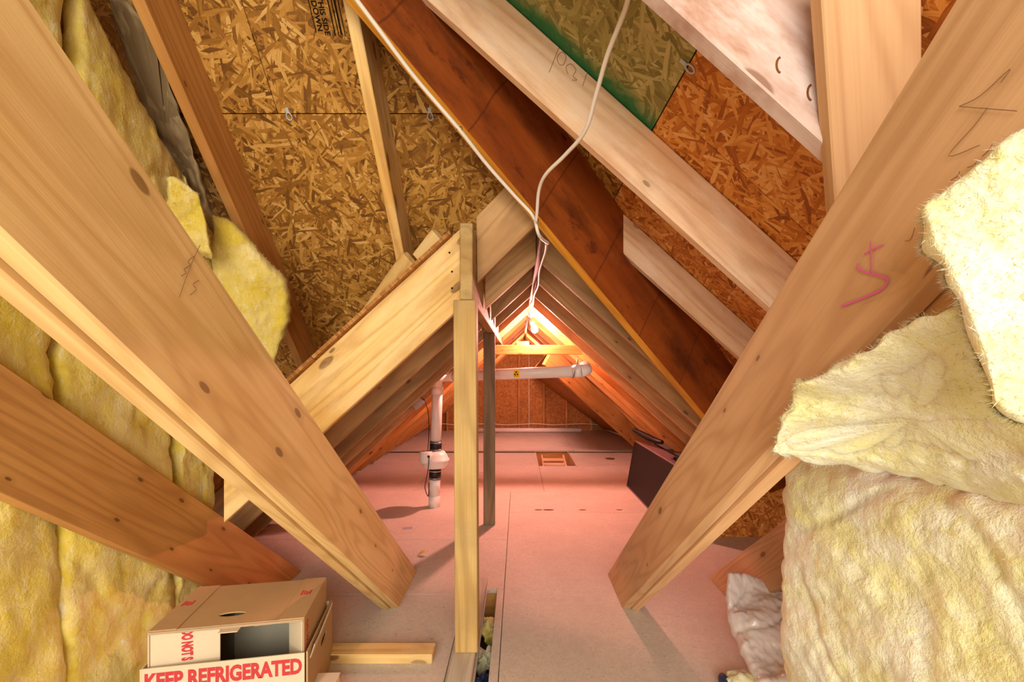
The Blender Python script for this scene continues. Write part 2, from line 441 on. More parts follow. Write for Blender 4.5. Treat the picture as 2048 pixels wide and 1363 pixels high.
slope_panel('panel', [(1.65, -.9), (2.6, -.9), (2.6, 3.1), (1.65, 3.1)], zr, NR, .011, M_osb_r, ceil_r)

slope_panel('light_leak_backing', [(hipX(-.6), -.9), (2.6, -.9), (2.6, 3.1), (1.8, 3.1), (hipX(.21), .21)], lambda x, y: z_right(x)+.022, NR, .006, M_backing, ceil_r)  # same added backing on the right slope, closes light leaks
# ---- sheathing of the far wing
ceil_w = empty('ceiling', kind='structure', label='dark sheathing above the rafters of the far wing')
zl = lambda x, y: wing_l(x)+RAFT+.002
zrr = lambda x, y: wing_r(x)+RAFT+.002
NLW, NRW = (-SL, 0, 1), (SR, 0, 1)
for (a, b) in ((1.80, 2.9), (2.903, 4.1), (4.103, 6.5), (6.503, 8.7)):
    for (xa, xb) in ((-.82, -.27), (-2.3, -.823)):
        slope_panel('panel', [(xa, 2.02), (-1.22, 2.02), (-1.22, a), (xb, a), (xb, b), (xa, b)] if (a < 2 and xa < -2) else [(xa, a), (xb, a), (xb, b), (xa, b)], zl, NLW, .014, M_osb_far, ceil_w)
    slope_panel('panel', [(-.19, max(a, 2.2)), (.105, max(a, 2.2)), (.105, b), (-.19, b)], zl, NLW, .014, M_osb_far, ceil_w)
for (a, b) in ((2.25, 3.0), (3.003, 4.1), (4.103, 6.5), (6.503, 8.7)):
    slope_panel('panel', [(.105, a), (hipX(a)-.05, a), (hipX(min(b, 3.0))-.05, min(b, 3.0)), (2.4, min(b, 3.0)) if b > 3.0 else (hipX(b)-.05, b), (2.4, b) if b > 3.0 else (.9, b), (.105, b)]
                if a < 3.0 else [(.105, a), (2.4, a), (2.4, b), (.105, b)], zrr, NRW, .014, M_osb_far, ceil_w)

# ---- far gable wall
wall_b = empty('wall_back', kind='structure', label='far gable wall of brown board between studs')
for i, (xa, xb) in enumerate(((-2.2, -1.0), (-.997, .2), (.203, 1.4), (1.403, 2.4))):
    box('panel', (0, 0, 0), (xb-xa, 2.2, .012), M_osb_far, wall_b, bev=0, mw=Matrix.Translation((xa, 8.635, -.02)) @ Matrix.Rotation(math.pi/2, 4, 'X'))
for x in (-1.35, -.90, -.45, 0.01, .478, .908, 1.357):
    top = min(wing_l(x), wing_r(x))-.02
    board('stud', (x, 8.60, 0), (x, 8.60, top), .089, .038, (0, -1, 0), M_pine_b, parent=wall_b, bev=.002, rise=-.02)
# ---- low board wall behind the right brace, and side closures
wall_k = empty('wall_right', kind='structure', label='low strand board wall behind the right brace foot')
box('panel', (0, 0, 0), (1.2, .62, .012), M_osb_r, wall_k, bev=0, mw=Matrix.Translation((1.30, 3.115, 0)) @ Matrix.Rotation(math.pi/2, 4, 'X'))
wl = empty('wall_left', kind='structure', label='stud wall holding the yellow batts on the left')
box('panel', (0, 0, 0), (2.56, 3.0, .012), M_osb_far, wl, bev=0, mw=Matrix.Translation((-1.46, -.6, 0)) @ Matrix.Rotation(math.pi/2, 4, 'Z') @ Matrix.Rotation(math.pi/2, 4, 'X'))
for y in (.35, .80, 1.305, 1.755):
    box('stud', (-1.44, y-.019, 0), (-1.345, y+.019, H+2.5-1.02*y), M_grey, wl)

# ------------------------------------------------------------------ timbers
UP = V((0, 0, 1))
# laminated hip beam
hp = lambda t: V((.1+.977*t, 1.8+.73*t, H+.57-.88*t))
hip = board('hip_beam', hp(-2.6), hp(1.55), .40, .045, UP, M_lvl, n0=(0, 0, 1), n1=(0, 0, 1), bev=.0)
hip.data.materials.append(M_lvl_e)
for p in hip.data.polygons:
    if abs(p.normal.z) > .9: p.material_index = 1
tag(hip, 'deep reddish brown laminated hip beam crossing overhead with ochre lower edge', 'beam')

# rafters of the slope falling away
for (x, lab) in ((-.54, 'amber rafter over the grey sheathing joint, ending on the sleeper'), (-1.215, 'dim brown rafter beside the yellow batts on the left'), (-1.83, 'brown rafter hidden behind the left batts')):
    y0, y1 = (yhip(x)+.02, 2.85)
    if x > -1: y1 = 2.10
    zr0 = z_back(y0)-.271; zr1 = z_back(y1)-.271
    if x < -1.5: y0 = .6; zr0 = z_back(y0)-.271; y1 = 2.2; zr1 = z_back(y1)-.271
    if x < -1.5: continue
    tag(board('rafter', (x, y0, zr0), (x, y1, zr1), .184, .042, (0, SB, 1), M_pine_b if x < -1 else M_yellow), lab, 'rafter', 'rafters of the slope falling away')

# rafters of the right slope
for (y, mat, lab, xa, xb, dw) in ((.81, M_stain, 'blotchy pale stained rafter with crescent hammer dents, near the top edge', -.6, 1.5, .18),
                                  (1.435, M_white, 'long pale rafter crossing above the brown hip beam, pencil scribbles on it', -.35, 1.7, .168),
                                  (2.055, M_white, 'pale jack rafter with a plumb cut butting the brown hip beam', .40, 1.75, .135)):
    zb0 = lambda X: z_right(X)-dw/.743-.003
    r_ = board('rafter', (xa, y+.02, zb0(xa)), (xb, y+.02, zb0(xb)), dw, .040, (SR, 0, 1), mat, n0=(1, 0, 0), n1=(1, 0, 0))
    tag(r_, lab, 'rafter', 'rafters of the right slope')
    if abs(y-2.055) < .01: jack = r_

# wing rafters, left pair of runs and right run
YS = [1.83, 2.31, 2.83, 3.36, 3.87, 4.38, 4.90, 5.45, 6.0, 6.6, 7.2, 7.8, 8.35]
ORD = ['first', 'second', 'third', 'fourth', 'fifth', 'sixth', 'seventh', 'eighth', 'ninth', 'tenth', 'eleventh', 'twelfth', 'last']
D10 = RAFT*math.cos(math.atan(SL))
for i, y in enumerate(YS):
    m = M_yellow if i == 0 else (M_grey if i < 5 else M_pine_b)
    xe = -1.20 if i == 0 else -1.72
    if y < 5.2:
        a = board('rafter', (-.236, y+.02, wing_l(-.236)), (xe, y+.02, wing_l(xe)), D10, .04, (-SL, 0, 1), m, n0=(1, 0, 0), n1=(0, 0, 1) if i else (1, 0, 0))
    else:
        a = board('rafter', (.09, y+.02, wing_l(.09)), (-1.72, y+.02, wing_l(-1.72)), D10, .04, (-SL, 0, 1), m, n0=(1, 0, 0), n1=(0, 0, 1))
    tag(a, ('broad knotty yellow rafter butting the left side of the header above the near post' if i == 0 else
            '%s rafter back on the far wing\'s left slope, counted from the near post' % ORD[i]), 'rafter', 'left rafters of the far wing')
    if 0 < i and y < 5.2:
        b = board('rafter', (.09, y+.02, wing_l(.09)), (-.172, y+.02, wing_l(-.172)), D10, .04, (-SL, 0, 1), M_grey if i < 5 else M_pine_b, n0=(1, 0, 0), n1=(1, 0, 0))
        tag(b, '%s short rafter between the header and the ridge, counted from the near post' % ORD[i-1], 'rafter', 'short rafters from header to ridge')
    if i > 0:
        xs = max(.125, hipX(y)+.1-1e9)
        x0 = .125
        x1 = 1.72
        if y < 3.0: x1 = min(x1, hipX(y)+.0)
        # rafters nearer than the hip's foot stop against the hip beam
        xst = .125
        if y < 3.0:
            x1 = max(.3, min(1.72, hipX(y)-.04))
        c = board('rafter', (xst, y+.02, wing_r(xst)), (x1, y+.02, wing_r(x1)), D10, .04, (SR, 0, 1), M_grey if i < 5 else M_pine_b, n0=(1, 0, 0), n1=(1, 0, 0) if y < 3.0 else (0, 0, 1))
        tag(c, '%s rafter back on the far wing\'s right slope, counted from the hip beam' % ORD[i-1], 'rafter', 'right rafters of the far wing')

# the skewed jack rafter between hip beam and header
b1 = board('rafter', (.115, 1.875, H+.645), (-.178, 1.95, H+.375), .20, .04, (-SL, 0, 1), M_grey, n0=(1, 0, 0), n1=(1, 0, 0))
tag(b1, 'short steep jack rafter with bright lower edge between header and hip beam', 'rafter', 'short rafters from header to ridge')

ridge = board('ridge_board', (.107, 1.95, H+.585), (.107, 8.55, H+.585), .29, .03, UP, M_dark)
tag(ridge, 'dark ridge board running back above the cables to the bulb', 'beam')
hd = board('header_beam', (-.205, 1.765, H+.278), (-.205, 5.15, H+.278), .30, .05, UP, M_post)
tag(hd, 'upright header beam on the two posts carrying the left rafters', 'beam')

# posts and plate
p1 = board('post', (-.206, 1.79, .038), (-.212, 1.79, H+.277), .089, .089, (0, 1, 0), M_post, rise=-.02)
tag(p1, 'yellowish near post standing on the floor plate in the middle', 'post')
p2 = board('post', (-.218, 3.34, 0), (-.218, 3.34, H+.277), .04, .086, (0, 1, 0), M_dark)
tag(p2, 'grey brown rear post under the header behind the near post', 'post')
pl = board('floor_plate', (-.218, .7, 0), (-.212, 2.42, 0), .037, .089, UP, M_plate)
tag(pl, 'flat pale floor plate under the near post', 'plate')

# sleepers lying on the wing sheathing behind the front rafter
dk = lambda x: wing_l(x)+RAFT+.022
s1 = board('sleeper', (-.42, 1.99, dk(-.42)), (-.70, 2.22, dk(-.70)), .125, .04, (-SL, 0, 1), M_yellow)
tag(s1, 'longer amber sleeper lying along the valley above the front rafter', 'sleeper', 'valley sleepers')
s2 = board('sleeper', (-.305, 1.90, dk(-.305)), (-.40, 1.965, dk(-.40)), .08, .04, (-SL, 0, 1), M_yellow)
tag(s2, 'short stub of sleeper near the top of the header', 'sleeper', 'valley sleepers')

# the sloping braces that come down to the floor on either side
K = .78
def brace(x, yb, yt, plies, mat, lab, ymin=-.5, face=-1):
    """plies of 2x10 side by side; level-cut foot from yb to yt on the floor; inner face at x"""
    e = empty('brace', (x, yb, 0), label=lab, cat='brace', group='sloping braces standing on the floor')
    cosK = 1/math.sqrt(1+K*K); wd = (yt-yb)*K*cosK
    t = .041
    for i in range(plies):
        xx = -face*(i*t+t/2)*1.0
        y1 = ymin-yb
        board('ply', (xx, 0, 0), (xx, y1, -K*y1), wd-(.012 if i else 0), t-.0035, (0, K, 1), mat, n0=(0, 0, 1), parent=e, bev=.0045, rise=0 if not i else -.009)
    return e
bl = brace(-.58, 2.18, 2.58, 2, M_pine, 'doubled pale pine brace on the left with a dark joint along its underside', face=1)
br = brace(.50, 2.17, 2.54, 2, M_pine_r, 'doubled rosy pine brace on the right with a pink chalk mark', .27, face=-1)
b3 = brace(-1.24, 2.17, 2.58, 1, M_pine_b, 'single amber brace at the far left above the cardboard box', face=1)
b4 = brace(1.05, 2.17, 2.50, 1, M_pine_r, 'single rosy brace partly behind the pale batts on the right', .9, face=-1)

# upright stud at the top right, standing on the right brace
Ys = .56
st = board('stud', at(1760, 470, .835), at(1738, -160, .675), .038, .142, (0, 1, .8), M_pine_r, rise=0)
tag(st, 'clear grained upright stud standing on the right brace at the top', 'stud')

# collar tie, brace at the far right, far sheathing
ct = board('collar_tie', (-.27, 4.255, H+.148), (.60, 4.255, H+.148), .089, .038, UP, M_pine_b)
tag(ct, 'horizontal collar tie just below the lit bulb', 'beam')
cb = board('scrap_block', (-.02, 4.255, H+.238), (.10, 4.255, H+.238), .035, .03, UP, M_pine_b)
tag(cb, 'small scrap block lying on the collar tie under the bulb', 'scrap')
fb = board('diagonal_timber', (1.70, 6.2, 0), (.26, 4.75, H+.06), .22, .045, (.6, .3, 1), M_pine_b, n0=(0, 0, 1))
tag(fb, 'wide orange diagonal timber rising from the floor beyond the black case', 'timber')
fs_ = pd('far_sheathing', [V((.22, 8.55, H-.06)), V((1.62, 8.55, H-1.12)), V((1.80, 6.4, H-1.0)), V((.34, 4.95, H+.22)),
                          V((.22, 8.55, H-.04)), V((1.64, 8.55, H-1.10)), V((1.82, 6.4, H-.98)), V((.36, 4.95, H+.24))],
         BOX_F, M_osb_far)
tag(fs_, 'dark sheathing sheet sloping down behind the wide diagonal timber', 'sheathing')

# ------------------------------------------------------------------ marks on the timber
def mark(name, pts, wdt, mat, parent, nrm):
    nrm = V(nrm); vs, fs = [], []
    pts = [V(p) for p in pts]
    for i, p in enumerate(pts):
        t = (pts[min(i+1, len(pts)-1)]-pts[max(i-1, 0)]).normalized(); s = nrm.cross(t).normalized()*wdt/2
        vs += [p+s, p-s, p+s+nrm*.0004, p-s+nrm*.0004]
    for i in range(len(pts)-1):
        a, b = 4*i, 4*i+4
        fs += [(a+2, a+3, b+3, b+2), (a, a+2, b+2, b), (a+3, a+1, b+1, b+3)]
    o = pd(name, vs, fs, mat)
    o.parent = parent; bpy.context.view_layer.update(); o.matrix_parent_inverse = parent.matrix_world.inverted()
    return o
def on_x(px, py, X): Y = X*F/(px-CX); return V((X, Y, H-(py-CY)/F*Y))
xf = .4985
chalk = [(1683, 612), (1720, 598), (1757, 582), (1773, 567), (1772, 556), (1752, 549), (1728, 543), (1716, 535), (1716, 526)]
mark('chalk_mark', spline([on_x(a, b, xf) for a, b in chalk], 4), .0032, M_pink, br, (-1, 0, 0))
mark('chalk_mark', [on_x(1742, 482, xf), on_x(1743, 512, xf), on_x(1743, 545, xf)], .0022, M_pink, br, (-1, 0, 0))
mark('chalk_mark', spline([on_x(1728, 508, xf), on_x(1745, 498, xf), on_x(1768, 489, xf)], 4), .0022, M_pink, br, (-1, 0, 0))
for q in ([(1920, 213), (2035, 222)], [(1918, 213), (1960, 192), (2020, 138), (2002, 165)], [(1960, 290), (1897, 312), (1950, 250), (1975, 215)],
          [(1810, 482), (1822, 478), (1830, 455)], [(1902, 360), (1915, 352), (1920, 342)], [(1935, 335), (1948, 330), (1955, 320)], [(1965, 312), (1978, 300), (1985, 288)]):
    mark('pencil_mark', spline([on_x(a, b, xf) for a, b in q], 4), .0009, M_pencil, br, (-1, 0, 0))
xf = -.5785
for q in ([(358, 595), (372, 555), (388, 515), (400, 490)], [(362, 552), (372, 545), (368, 538), (380, 530), (376, 522), (388, 512)], [(380, 590), (392, 578), (386, 568), (398, 560)]):
    mark('pencil_mark', spline([on_x(a, b, xf) for a, b in q], 4), .0011, M_pencil, bl, (1, 0, 0))
Yf = 1.4345
raf1 = [o for o in COL.objects if o.get('label', '').startswith('long pale rafter')][0]
for q in ([(1098, 145), (1108, 120), (1118, 95)], [(1118, 128), (1114, 115), (1124, 104), (1132, 114), (1126, 130), (1118, 128)],
          [(1136, 148), (1132, 134), (1142, 128), (1152, 140), (1146, 152), (1154, 160), (1144, 160)], [(1165, 172), (1180, 130)]):
    mark('pencil_mark', spline([at(a, b, Yf) for a, b in q], 4), .0016, M_pencil, raf1, (0, -1, 0))

# crescent hammer dents on the stained rafter
stn = [o for o in COL.objects if o.get('label', '').startswith('blotchy')][0]
for (a, b, s) in ((1562, 130, 1), (1624, 185, 1), (1660, 210, .8)):
    pts = [at(a+s*9*math.cos(q), b-s*16*math.sin(q), .8094) for q in [math.pi*(.55+.9*k/6) for k in range(7)]]
    mark('hammer_dent', pts, .004, plain('dent_brown', lin(132, 78, 40), .9, .1), stn, (0, -1, 0))

# nail heads at the plumb cuts
def nails(parent, pts):
    for p in pts:
        bpy.context.view_layer.update()
        o = lathe('nail_head', [(.0042, 0), (.0042, .0012), (.002, .0016)], M_ink, None, 8, Matrix.Translation(p) @ Matrix.Rotation(math.pi/2, 4, 'X'))
        w_ = o.matrix_world.copy(); o.parent = parent; o.matrix_parent_inverse = parent.matrix_world.inverted()
A1 = [o for o in COL.objects if o.get('label', '').startswith('broad knotty')][0]
nails(A1, [at(a, b, 1.8295) for a, b in ((899, 505), (904, 543), (904, 576))])
nails(jack, [at(a, b, 2.0545) for a, b in ((1226, 437), (1228, 466), (1240, 480))])

# printed stamp on the sheathing
nb = V((0, -SB, -1)).normalized(); dn = V((0, 1, -SB)).normalized(); rt = V((1, 0, 0))
def stampM(px, py):
    k = (CY-py)/F; Y = 3.0/(k+SB); p = V(((px-CX)/F*Y, Y, z_back(Y)))+nb*.0012
    M = Matrix((dn, rt, nb)).transposed().to_4x4(); M.translation = p
    return M
text_mesh('stamp_text', 'THIS SIDE\nDOWN', .026, M_ink, ceil_b, stampM(640, 32), bold=.0006)
for (dx, wv, ln) in ((622, .003, .1), (660, .004, .12), (667, .003, .12), (673, .006, .11), (680, .003, .12)):
    M = stampM(dx+2, 30); box('stamp_bar', (-ln/2, -wv/2, 0), (ln/2, wv/2, .0006), M_ink, ceil_b, bev=0, mw=M)

# panel clips in the sheathing joints
def clip(M, lab):
    e = bpy.data.objects.new('panel_clip', None); link(e); e.matrix_world = M
    tag(e, lab, 'clip', 'sheathing panel clips')
    box('tab', (-.006, -.024, 0), (.006, -.004, .002), M_clip, e, bev=0)
    tube('loop', [(.012*math.cos(q)*.9, .008+.014*math.sin(q), .0015) for q in [2*math.pi*k/14 for k in range(15)]], .0026, M_clip, e, 6, False)
def clipM(x):
    M = Matrix((rt, dn, -rt.cross(dn)*-1)).transposed().to_4x4(); M.translation = V((x, yj, z_back(yj)))+nb*.002; return M
clip(clipM(-.93), 'grey panel clip in the joint left of the amber rafter')
clip(clipM(-.358), 'grey panel clip in the joint between amber rafter and hip beam')
nr = V((-SR, 0, -1)).normalized(); dr = V((1, 0, -SR)).normalized()
M = Matrix((V((0, 1, 0)), dr, V((0, 1, 0)).cross(dr))).transposed().to_4x4(); M.translation = V((.427, 1.13, z_right(.427)))+nr*.003
clip(M, 'grey panel clip at the edge of the green edged sheet')

# ------------------------------------------------------------------ cables and lamp
c1 = [at(706, -10, 1.27), at(760, 62, 1.33), at(830, 155, 1.42), at(918, 258, 1.52), at(975, 330, 1.62), at(1030, 392, 1.70), at(1066, 432, 1.735), at(1078, 470, 1.76), at(1096, 486, 1.90)]
cb1 = tube('cable', spline(c1, 6), .0068, M_cable, None, 8)
tag(cb1, 'white cable stapled along the ochre lower edge of the hip beam', 'cable')
c2 = [at(1262, -30, .95), at(1250, 20, 1.0), at(1215, 110, 1.1), at(1192, 190, 1.2), at(1170, 262, 1.3), at(1130, 310, 1.42), at(1092, 348, 1.52), at(1078, 380, 1.60), at(1074, 425, 1.68), at(1072, 442, 1.71)]
cb2 = tube('cable', spline(c2, 6), .0062, M_cable, None, 8)
tag(cb2, 'white cable hanging free from the top edge in a loose curve', 'cable')
c3 = [V((.118, 1.90, H+.538)), V((.124, 2.1, H+.55)), V((.116, 2.5, H+.552)), V((.128, 2.9, H+.55)), V((.115, 3.3, H+.55)), V((.122, 3.8, H+.548)), V((.11, 4.08, H+.53)), V((.115, 4.16, H+.49))]
cb3 = tube('cable', spline(c3, 6), .009, M_cable, None, 8, flat=.6)
tag(cb3, 'flat white cable run along the ridge toward the bulb', 'cable')
for p in (at(919, 257, 1.515), at(1072, 440, 1.735)):
    tube('staple', [p+V((-.009, 0, -.004)), p+V((-.008, 0, .006)), p+V((.008, 0, .006)), p+V((.009, 0, -.004))], .0014, M_rub, cb1, 6)

BL = V((.146, 4.20, H+.395))
lamp = empty('bare_bulb_lamp', BL, label='lit bare bulb hanging in its socket under the ridge', cat='lamp')
ax = V((-.35, 0, 1)).normalized()
ML = Matrix.Rotation(-.35, 4, 'Y')
lathe('bulb', [(.004, -.048), (.018, -.044), (.028, -.030), (.031, -.014), (.028, .003), (.018, .022), (.013, .034), (.013, .038)], M_bulb, lamp, 20, ML)
lathe('socket', [(.017, .036), (.021, .040), (.021, .075), (.016, .082), (.008, .086)], M_pvc, lamp, 16, ML)
tube('lamp_wire', spline([V((-.03, 0, .082)), V((-.036, -.02, .105)), V((-.034, -.03, .12)), V((-.032, -.045, .13))], 5), .004, M_cable, lamp, 6)
for k in range(5):
    a = k*1.3
    tube('loose_wire', spline([V((-.03, 0, .085)), V((-.03+.03*math.cos(a), -.02+.02*math.sin(a), .11)), V((-.02+.06*math.cos(a), -.03+.03*math.sin(a), .10+.012*k))], 5), .0014, M_cable, lamp, 5)

# ------------------------------------------------------------------ radon vent pipe with its fan
pb = V((-.712, 3.80, 0))
rp = empty('vent_pipe', pb, label='white plastic vent pipe with bulging fan and black couplings, running across under the rafters', cat='pipe')
tl = V((.03, -.02, 0))          # lean of the riser
def rz(z): return V((tl.x*z, tl.y*z, z))
def seg(name, z0, z1, r, mat, s=20): return tube(name, [rz(z0), rz(z1)], r, mat, rp, s)
seg('base_coupling', 0, .095, .049, M_pvc); seg('riser', .095, .26, .0445, M_pvc)
cp = seg('rubber_coupling', .235, .315, .050, M_rub)
for z in (.245, .305): tube('clamp_band', [rz(z-.005), rz(z+.005)], .0515, M_steel, cp, 20)
fan = empty('fan_axis')
bpy.data.objects.remove(fan)
fn = lathe('fan_housing', [(.05, .0), (.088, .008), (.106, .03), (.112, .062), (.119, .068), (.119, .078), (.110, .084), (.098, .115), (.078, .14), (.05, .152)], M_pvc, rp, 28, Matrix.Translation(rz(.325)))
wb = lathe('wiring_box', [(.05, 0), (.052, .004), (.052, .085), (.048, .09)], M_pvc, fn, 16, Matrix.Translation((-.062, -.075, .065)))
lathe('knob', [(.011, 0), (.011, .006), (.006, .010)], M_rub, wb, 10, Matrix.Translation((.03, -.041, .055)) @ Matrix.Rotation(math.pi/2, 4, 'X'))
cp2 = seg('rubber_coupling', .475, .555, .050, M_rub)
for z in (.485, .545): tube('clamp_band', [rz(z-.005), rz(z+.005)], .0515, M_steel, cp2, 20)
seg('riser', .55, .985, .0445, M_pvc)
seg('elbow_collar', .95, 1.01, .049, M_pvc)
# elbow and cross run (in the pipe's own coordinates)
A = rz(1.0); B = at(908, 752, 3.86)-pb; C_ = at(1150, 742, 3.42)-pb
el = spline([A, A+V((.001, 0, .05)), A+V((.012, .01, .085)), (B+V((-.06, .02, .002))), B], 6)
tube('elbow', el, .046, M_pvc, rp, 20)
run = tube('cross_run', [B, C_], .0445, M_pvc, rp, 24)
dirn = (C_-B).normalized()
tube('elbow_collar', [C_-dirn*.01, C_+dirn*.06], .050, M_pvc, rp, 24)
tube('end_elbow', spline([C_+dirn*.05, C_+dirn*.075+V((.004, .012, .004)), C_+dirn*.095+V((.0, .05, .01)), C_+dirn*.10+V((.0, .16, .03))], 6), .046, M_pvc, rp, 20)
# strap holding the run
sp = C_-dirn*.0
tube('hanger_strap', [sp+V((.015, -.05, .09)), sp+V((.008, -.051, .05)), sp+V((-.006, -.052, 0)), sp+V((-.016, -.045, -.04)), sp+V((-.018, .0, -.052))], .005, M_steel, rp, 6)
# yellow hazard sticker with a dark trefoil
sm = B+(C_-B)*((1046-912)/(1150-912.0))
side = V((0, -1, 0)); side = (side-dirn*side.dot(dirn)).normalized(); upv = dirn.cross(side)*-1
if upv.z < 0: upv = -upv
vs, fs = [], []
for i in range(9):
    q = math.radians(-38+76*i/8)
    n_ = side*math.cos(q)+upv*math.sin(q)
    for s in (-.026, .026): vs.append(sm+dirn*s+n_*.0452)
for i in range(8): fs.append((2*i, 2*i+1, 2*i+3, 2*i+2))
stk = pd('sticker', vs, fs, M_yel, rp)
for k in range(3):
    a = math.radians(90+120*k); vs = []
    for (rr, da) in ((.006, -.5), (.018, -.5), (.018, 0), (.018, .5), (.006, .5)):
        u_, v_ = rr*math.cos(a+da), rr*math.sin(a+da)
        q = v_/.045; vs.append(sm+dirn*u_+(side*math.cos(q)+upv*math.sin(q))*.0458)
    pd('trefoil_blade', vs, [tuple(range(5))], M_ink, stk)
# black cord of the fan
cord = spline([rz(.41)+V((-.03, -.117, .03)), rz(.34)+V((-.035, -.13, 0)), rz(.24)+V((-.06, -.07, 0)), rz(.17)+V((-.075, -.04, 0)), rz(.10)+V((-.052, -.03, 0)), rz(.09)+V((-.045, -.02, .02)), rz(.2)+V((-.05, .0, 0))], 6)
tube('power_cord', cord, .0035, M_rub, rp, 6)
tube('power_cord', spline([rz(.47)+V((-.058, -.05, 0)), rz(.56)+V((-.056, -.03, 0)), rz(.68)+V((-.058, -.02, .0)), rz(.80)+V((-.07, -.01, .0)), V((-.085, .03, .89)), V((-.11, .08, .905))], 6), .0035, M_rub, rp, 6)
jb = box('junction_box', (-.05, -.03, -.035), (.05, .03, .035), M_steel, None, mw=Matrix.Translation(pb+V((-.15, .06, .87))) @ Matrix.Rotation(-.74, 4, 'Y'))
tag(jb, 'grey metal junction box on the left rafters beside the vent pipe', 'junction box')

# ------------------------------------------------------------------ attic ladder in its hatch
lad = empty('attic_ladder', (.46, 5.75, -.12), label='folded wooden attic ladder in the floor hatch', cat='ladder')
for s in (-1, 1):
    board('rail', (s*.145, -.30, -.06), (s*.145, .34, .06), .07, .022, UP, M_white, parent=lad)
for k in range(4):
    y = -.22+k*.16; box('rung', (-.135, y-.035, .03+(y)*.18-.01), (.135, y+.035, .03+(y)*.18+.012), M_white, lad)
for s in (-1, 1):
    box('hinge_plate', (s*.165-.006, -.28, -.03), (s*.165+.006, -.12, .07), M_steel, lad)

# ------------------------------------------------------------------ things standing about on the floor
# black case leaning under the right rafters
Mc = Matrix.Translation((1.075, 3.42, 0)) @ Matrix.Rotation(math.radians(10), 4, 'Y')
bc = bpy.data.objects.new('storage_case', None); link(bc); bc.matrix_world = Mc
tag(bc, 'large black flat case with grey edge leaning under the right rafters', 'case')
box('panel', (0, -.25, 0), (.02, 1.06, .46), M_blk, bc)
box('body', (.02, -.24, .005), (.20, 1.05, .455), M_blk2, bc, bev=.006)
box('edge_trim', (-.004, -.25, .452), (.024, 1.064, .466), M_blk2, bc)
box('edge_trim', (-.004, -.25, -.002), (.022, 1.064, .01), M_blk2, bc)
box('edge_trim', (.195, -.25, .452), (.206, 1.064, .468), M_blk, bc)
hl = tube('handle', spline([V((.10, -.02, .455)), V((.10, .0, .48)), V((.10, .10, .485)), V((.10, .18, .48)), V((.10, .20, .455))], 5), .012, M_blk, bc, 8)
box('hinge_slot', (.085, -.06, .452), (.12, .24, .459), M_blk, bc)
ub = [at(1266, 858, 4.35), at(1285, 868, 4.30), at(1310, 880, 4.22), at(1325, 884, 4.15)]
um = tube('umbrella', spline(ub, 4), [.018+.012*math.sin(3.1*i/12) for i in range(13)], M_rub, None, 10)
tag(um, 'black rolled umbrella lying on top of the black case', 'umbrella')

# white pipe and wire along the far wall
wp = tube('loose_pipe', [V((-.75, 8.32, .045)), V((1.16, 8.32, .045))], .04, M_pvc, None, 14)
tag(wp, 'long white pipe lying on the floor by the far wall', 'pipe')
fw = tube('cable', spline([V((-1.75+.3*k, 8.50, .13+.012*math.sin(k*2.1))) for k in range(12)], 4), .008, M_cable, None, 6)
tag(fw, 'thin white wire strung along the far wall above the pipe', 'cable')

# scrap two-by-four on the floor
sb = board('scrap_board', (-.95, 1.80, 0), (-.338, 1.80, 0), .038, .078, UP, M_yellow)
tag(sb, 'short offcut board lying on the floor beside the cardboard box', 'board')

# the cardboard boxes
ang = math.atan2(.078, .44)
kb = empty('cardboard_box', (-1.142, 1.389, 0), ang, label='brown cardboard box with hand hole standing inside the red lettered tray', cat='box')
W, D, T, HB = .447, .295, .335, .004
def slab(name, lo, hi, mat, par=kb): return box(name, lo, hi, mat, par, bev=.0008)
def hole_panel(name, W_, D_, th, c, rx, ry, mat, par, M):
    """flat sheet with an oval hand hole"""
    n = 24; vs, fs = [], []
    def edge_pt(q):
        dx, dy = math.cos(q), math.sin(q); t = 1e9
        for (d, lo, hi, o) in ((dx, 0, W_, c[0]), (dy, 0, D_, c[1])):
            if d > 1e-6: t = min(t, (hi-o)/d)
            if d < -1e-6: t = min(t, (lo-o)/d)
        return (c[0]+dx*t, c[1]+dy*t)
    qs = sorted([2*math.pi*k/n for k in range(n)]+[math.atan2(y-c[1], x-c[0]) % (2*math.pi) for x in (0, W_) for y in (0, D_)])
    n = len(qs)
    for z in (0, th):
        for q in qs: vs.append((c[0]+rx*math.cos(q), c[1]+ry*math.sin(q), z))
        for q in qs: vs.append(edge_pt(q)+(z,))
    for k in range(n):
        j = (k+1) % n
        fs += [(n+k, n+j, j, k), (2*n+k, 2*n+j, 3*n+j, 3*n+k), (k, j, 2*n+j, 2*n+k), (n+j, n+k, 3*n+k, 3*n+j)]
    o = pd(name, vs, fs, mat, par, mw=M); return o
hole_panel('top_panel', W, D, HB, (W*.46, .075), .042, .014, M_card, kb, Matrix.Translation((0, 0, T)))
slab('top_flap', (-.003, .004, T+HB), (.075, D, T+HB+.004), M_card); slab('top_flap', (W-.075, .004, T+HB), (W+.003, D, T+HB+.004), M_card)
slab('side_panel', (-.003, 0, .01), (.001, D, T+HB), M_cardw); slab('side_panel', (W-.001, 0, .01), (W+.003, D, T+HB), M_card)
slab('back_panel', (0, D-.004, .01), (W, D, T), M_cardg); slab('bottom_panel', (0, 0, .006), (W, D, .012), M_cardg)
Mf = Matrix.Translation((.002, .004, 0)) @ Matrix.Rotation(.10, 4, 'Z')
fl = box('inner_flap', (0, 0, .02), (.19, .004, T-.004), M_cardw, kb, bev=.0008, mw=Mf)
Mf2 = Matrix.Translation((W-.002, .004, 0)) @ Matrix.Rotation(math.pi-.9, 4, 'Z')
box('inner_flap', (0, 0, .02), (.10, .004, T-.004), M_cardw, kb, bev=.0008, mw=Mf2)
slab('liner', (.15, D-.07, .01), (W-.02, D-.06, T-.03), M_cardg)
bmv = []
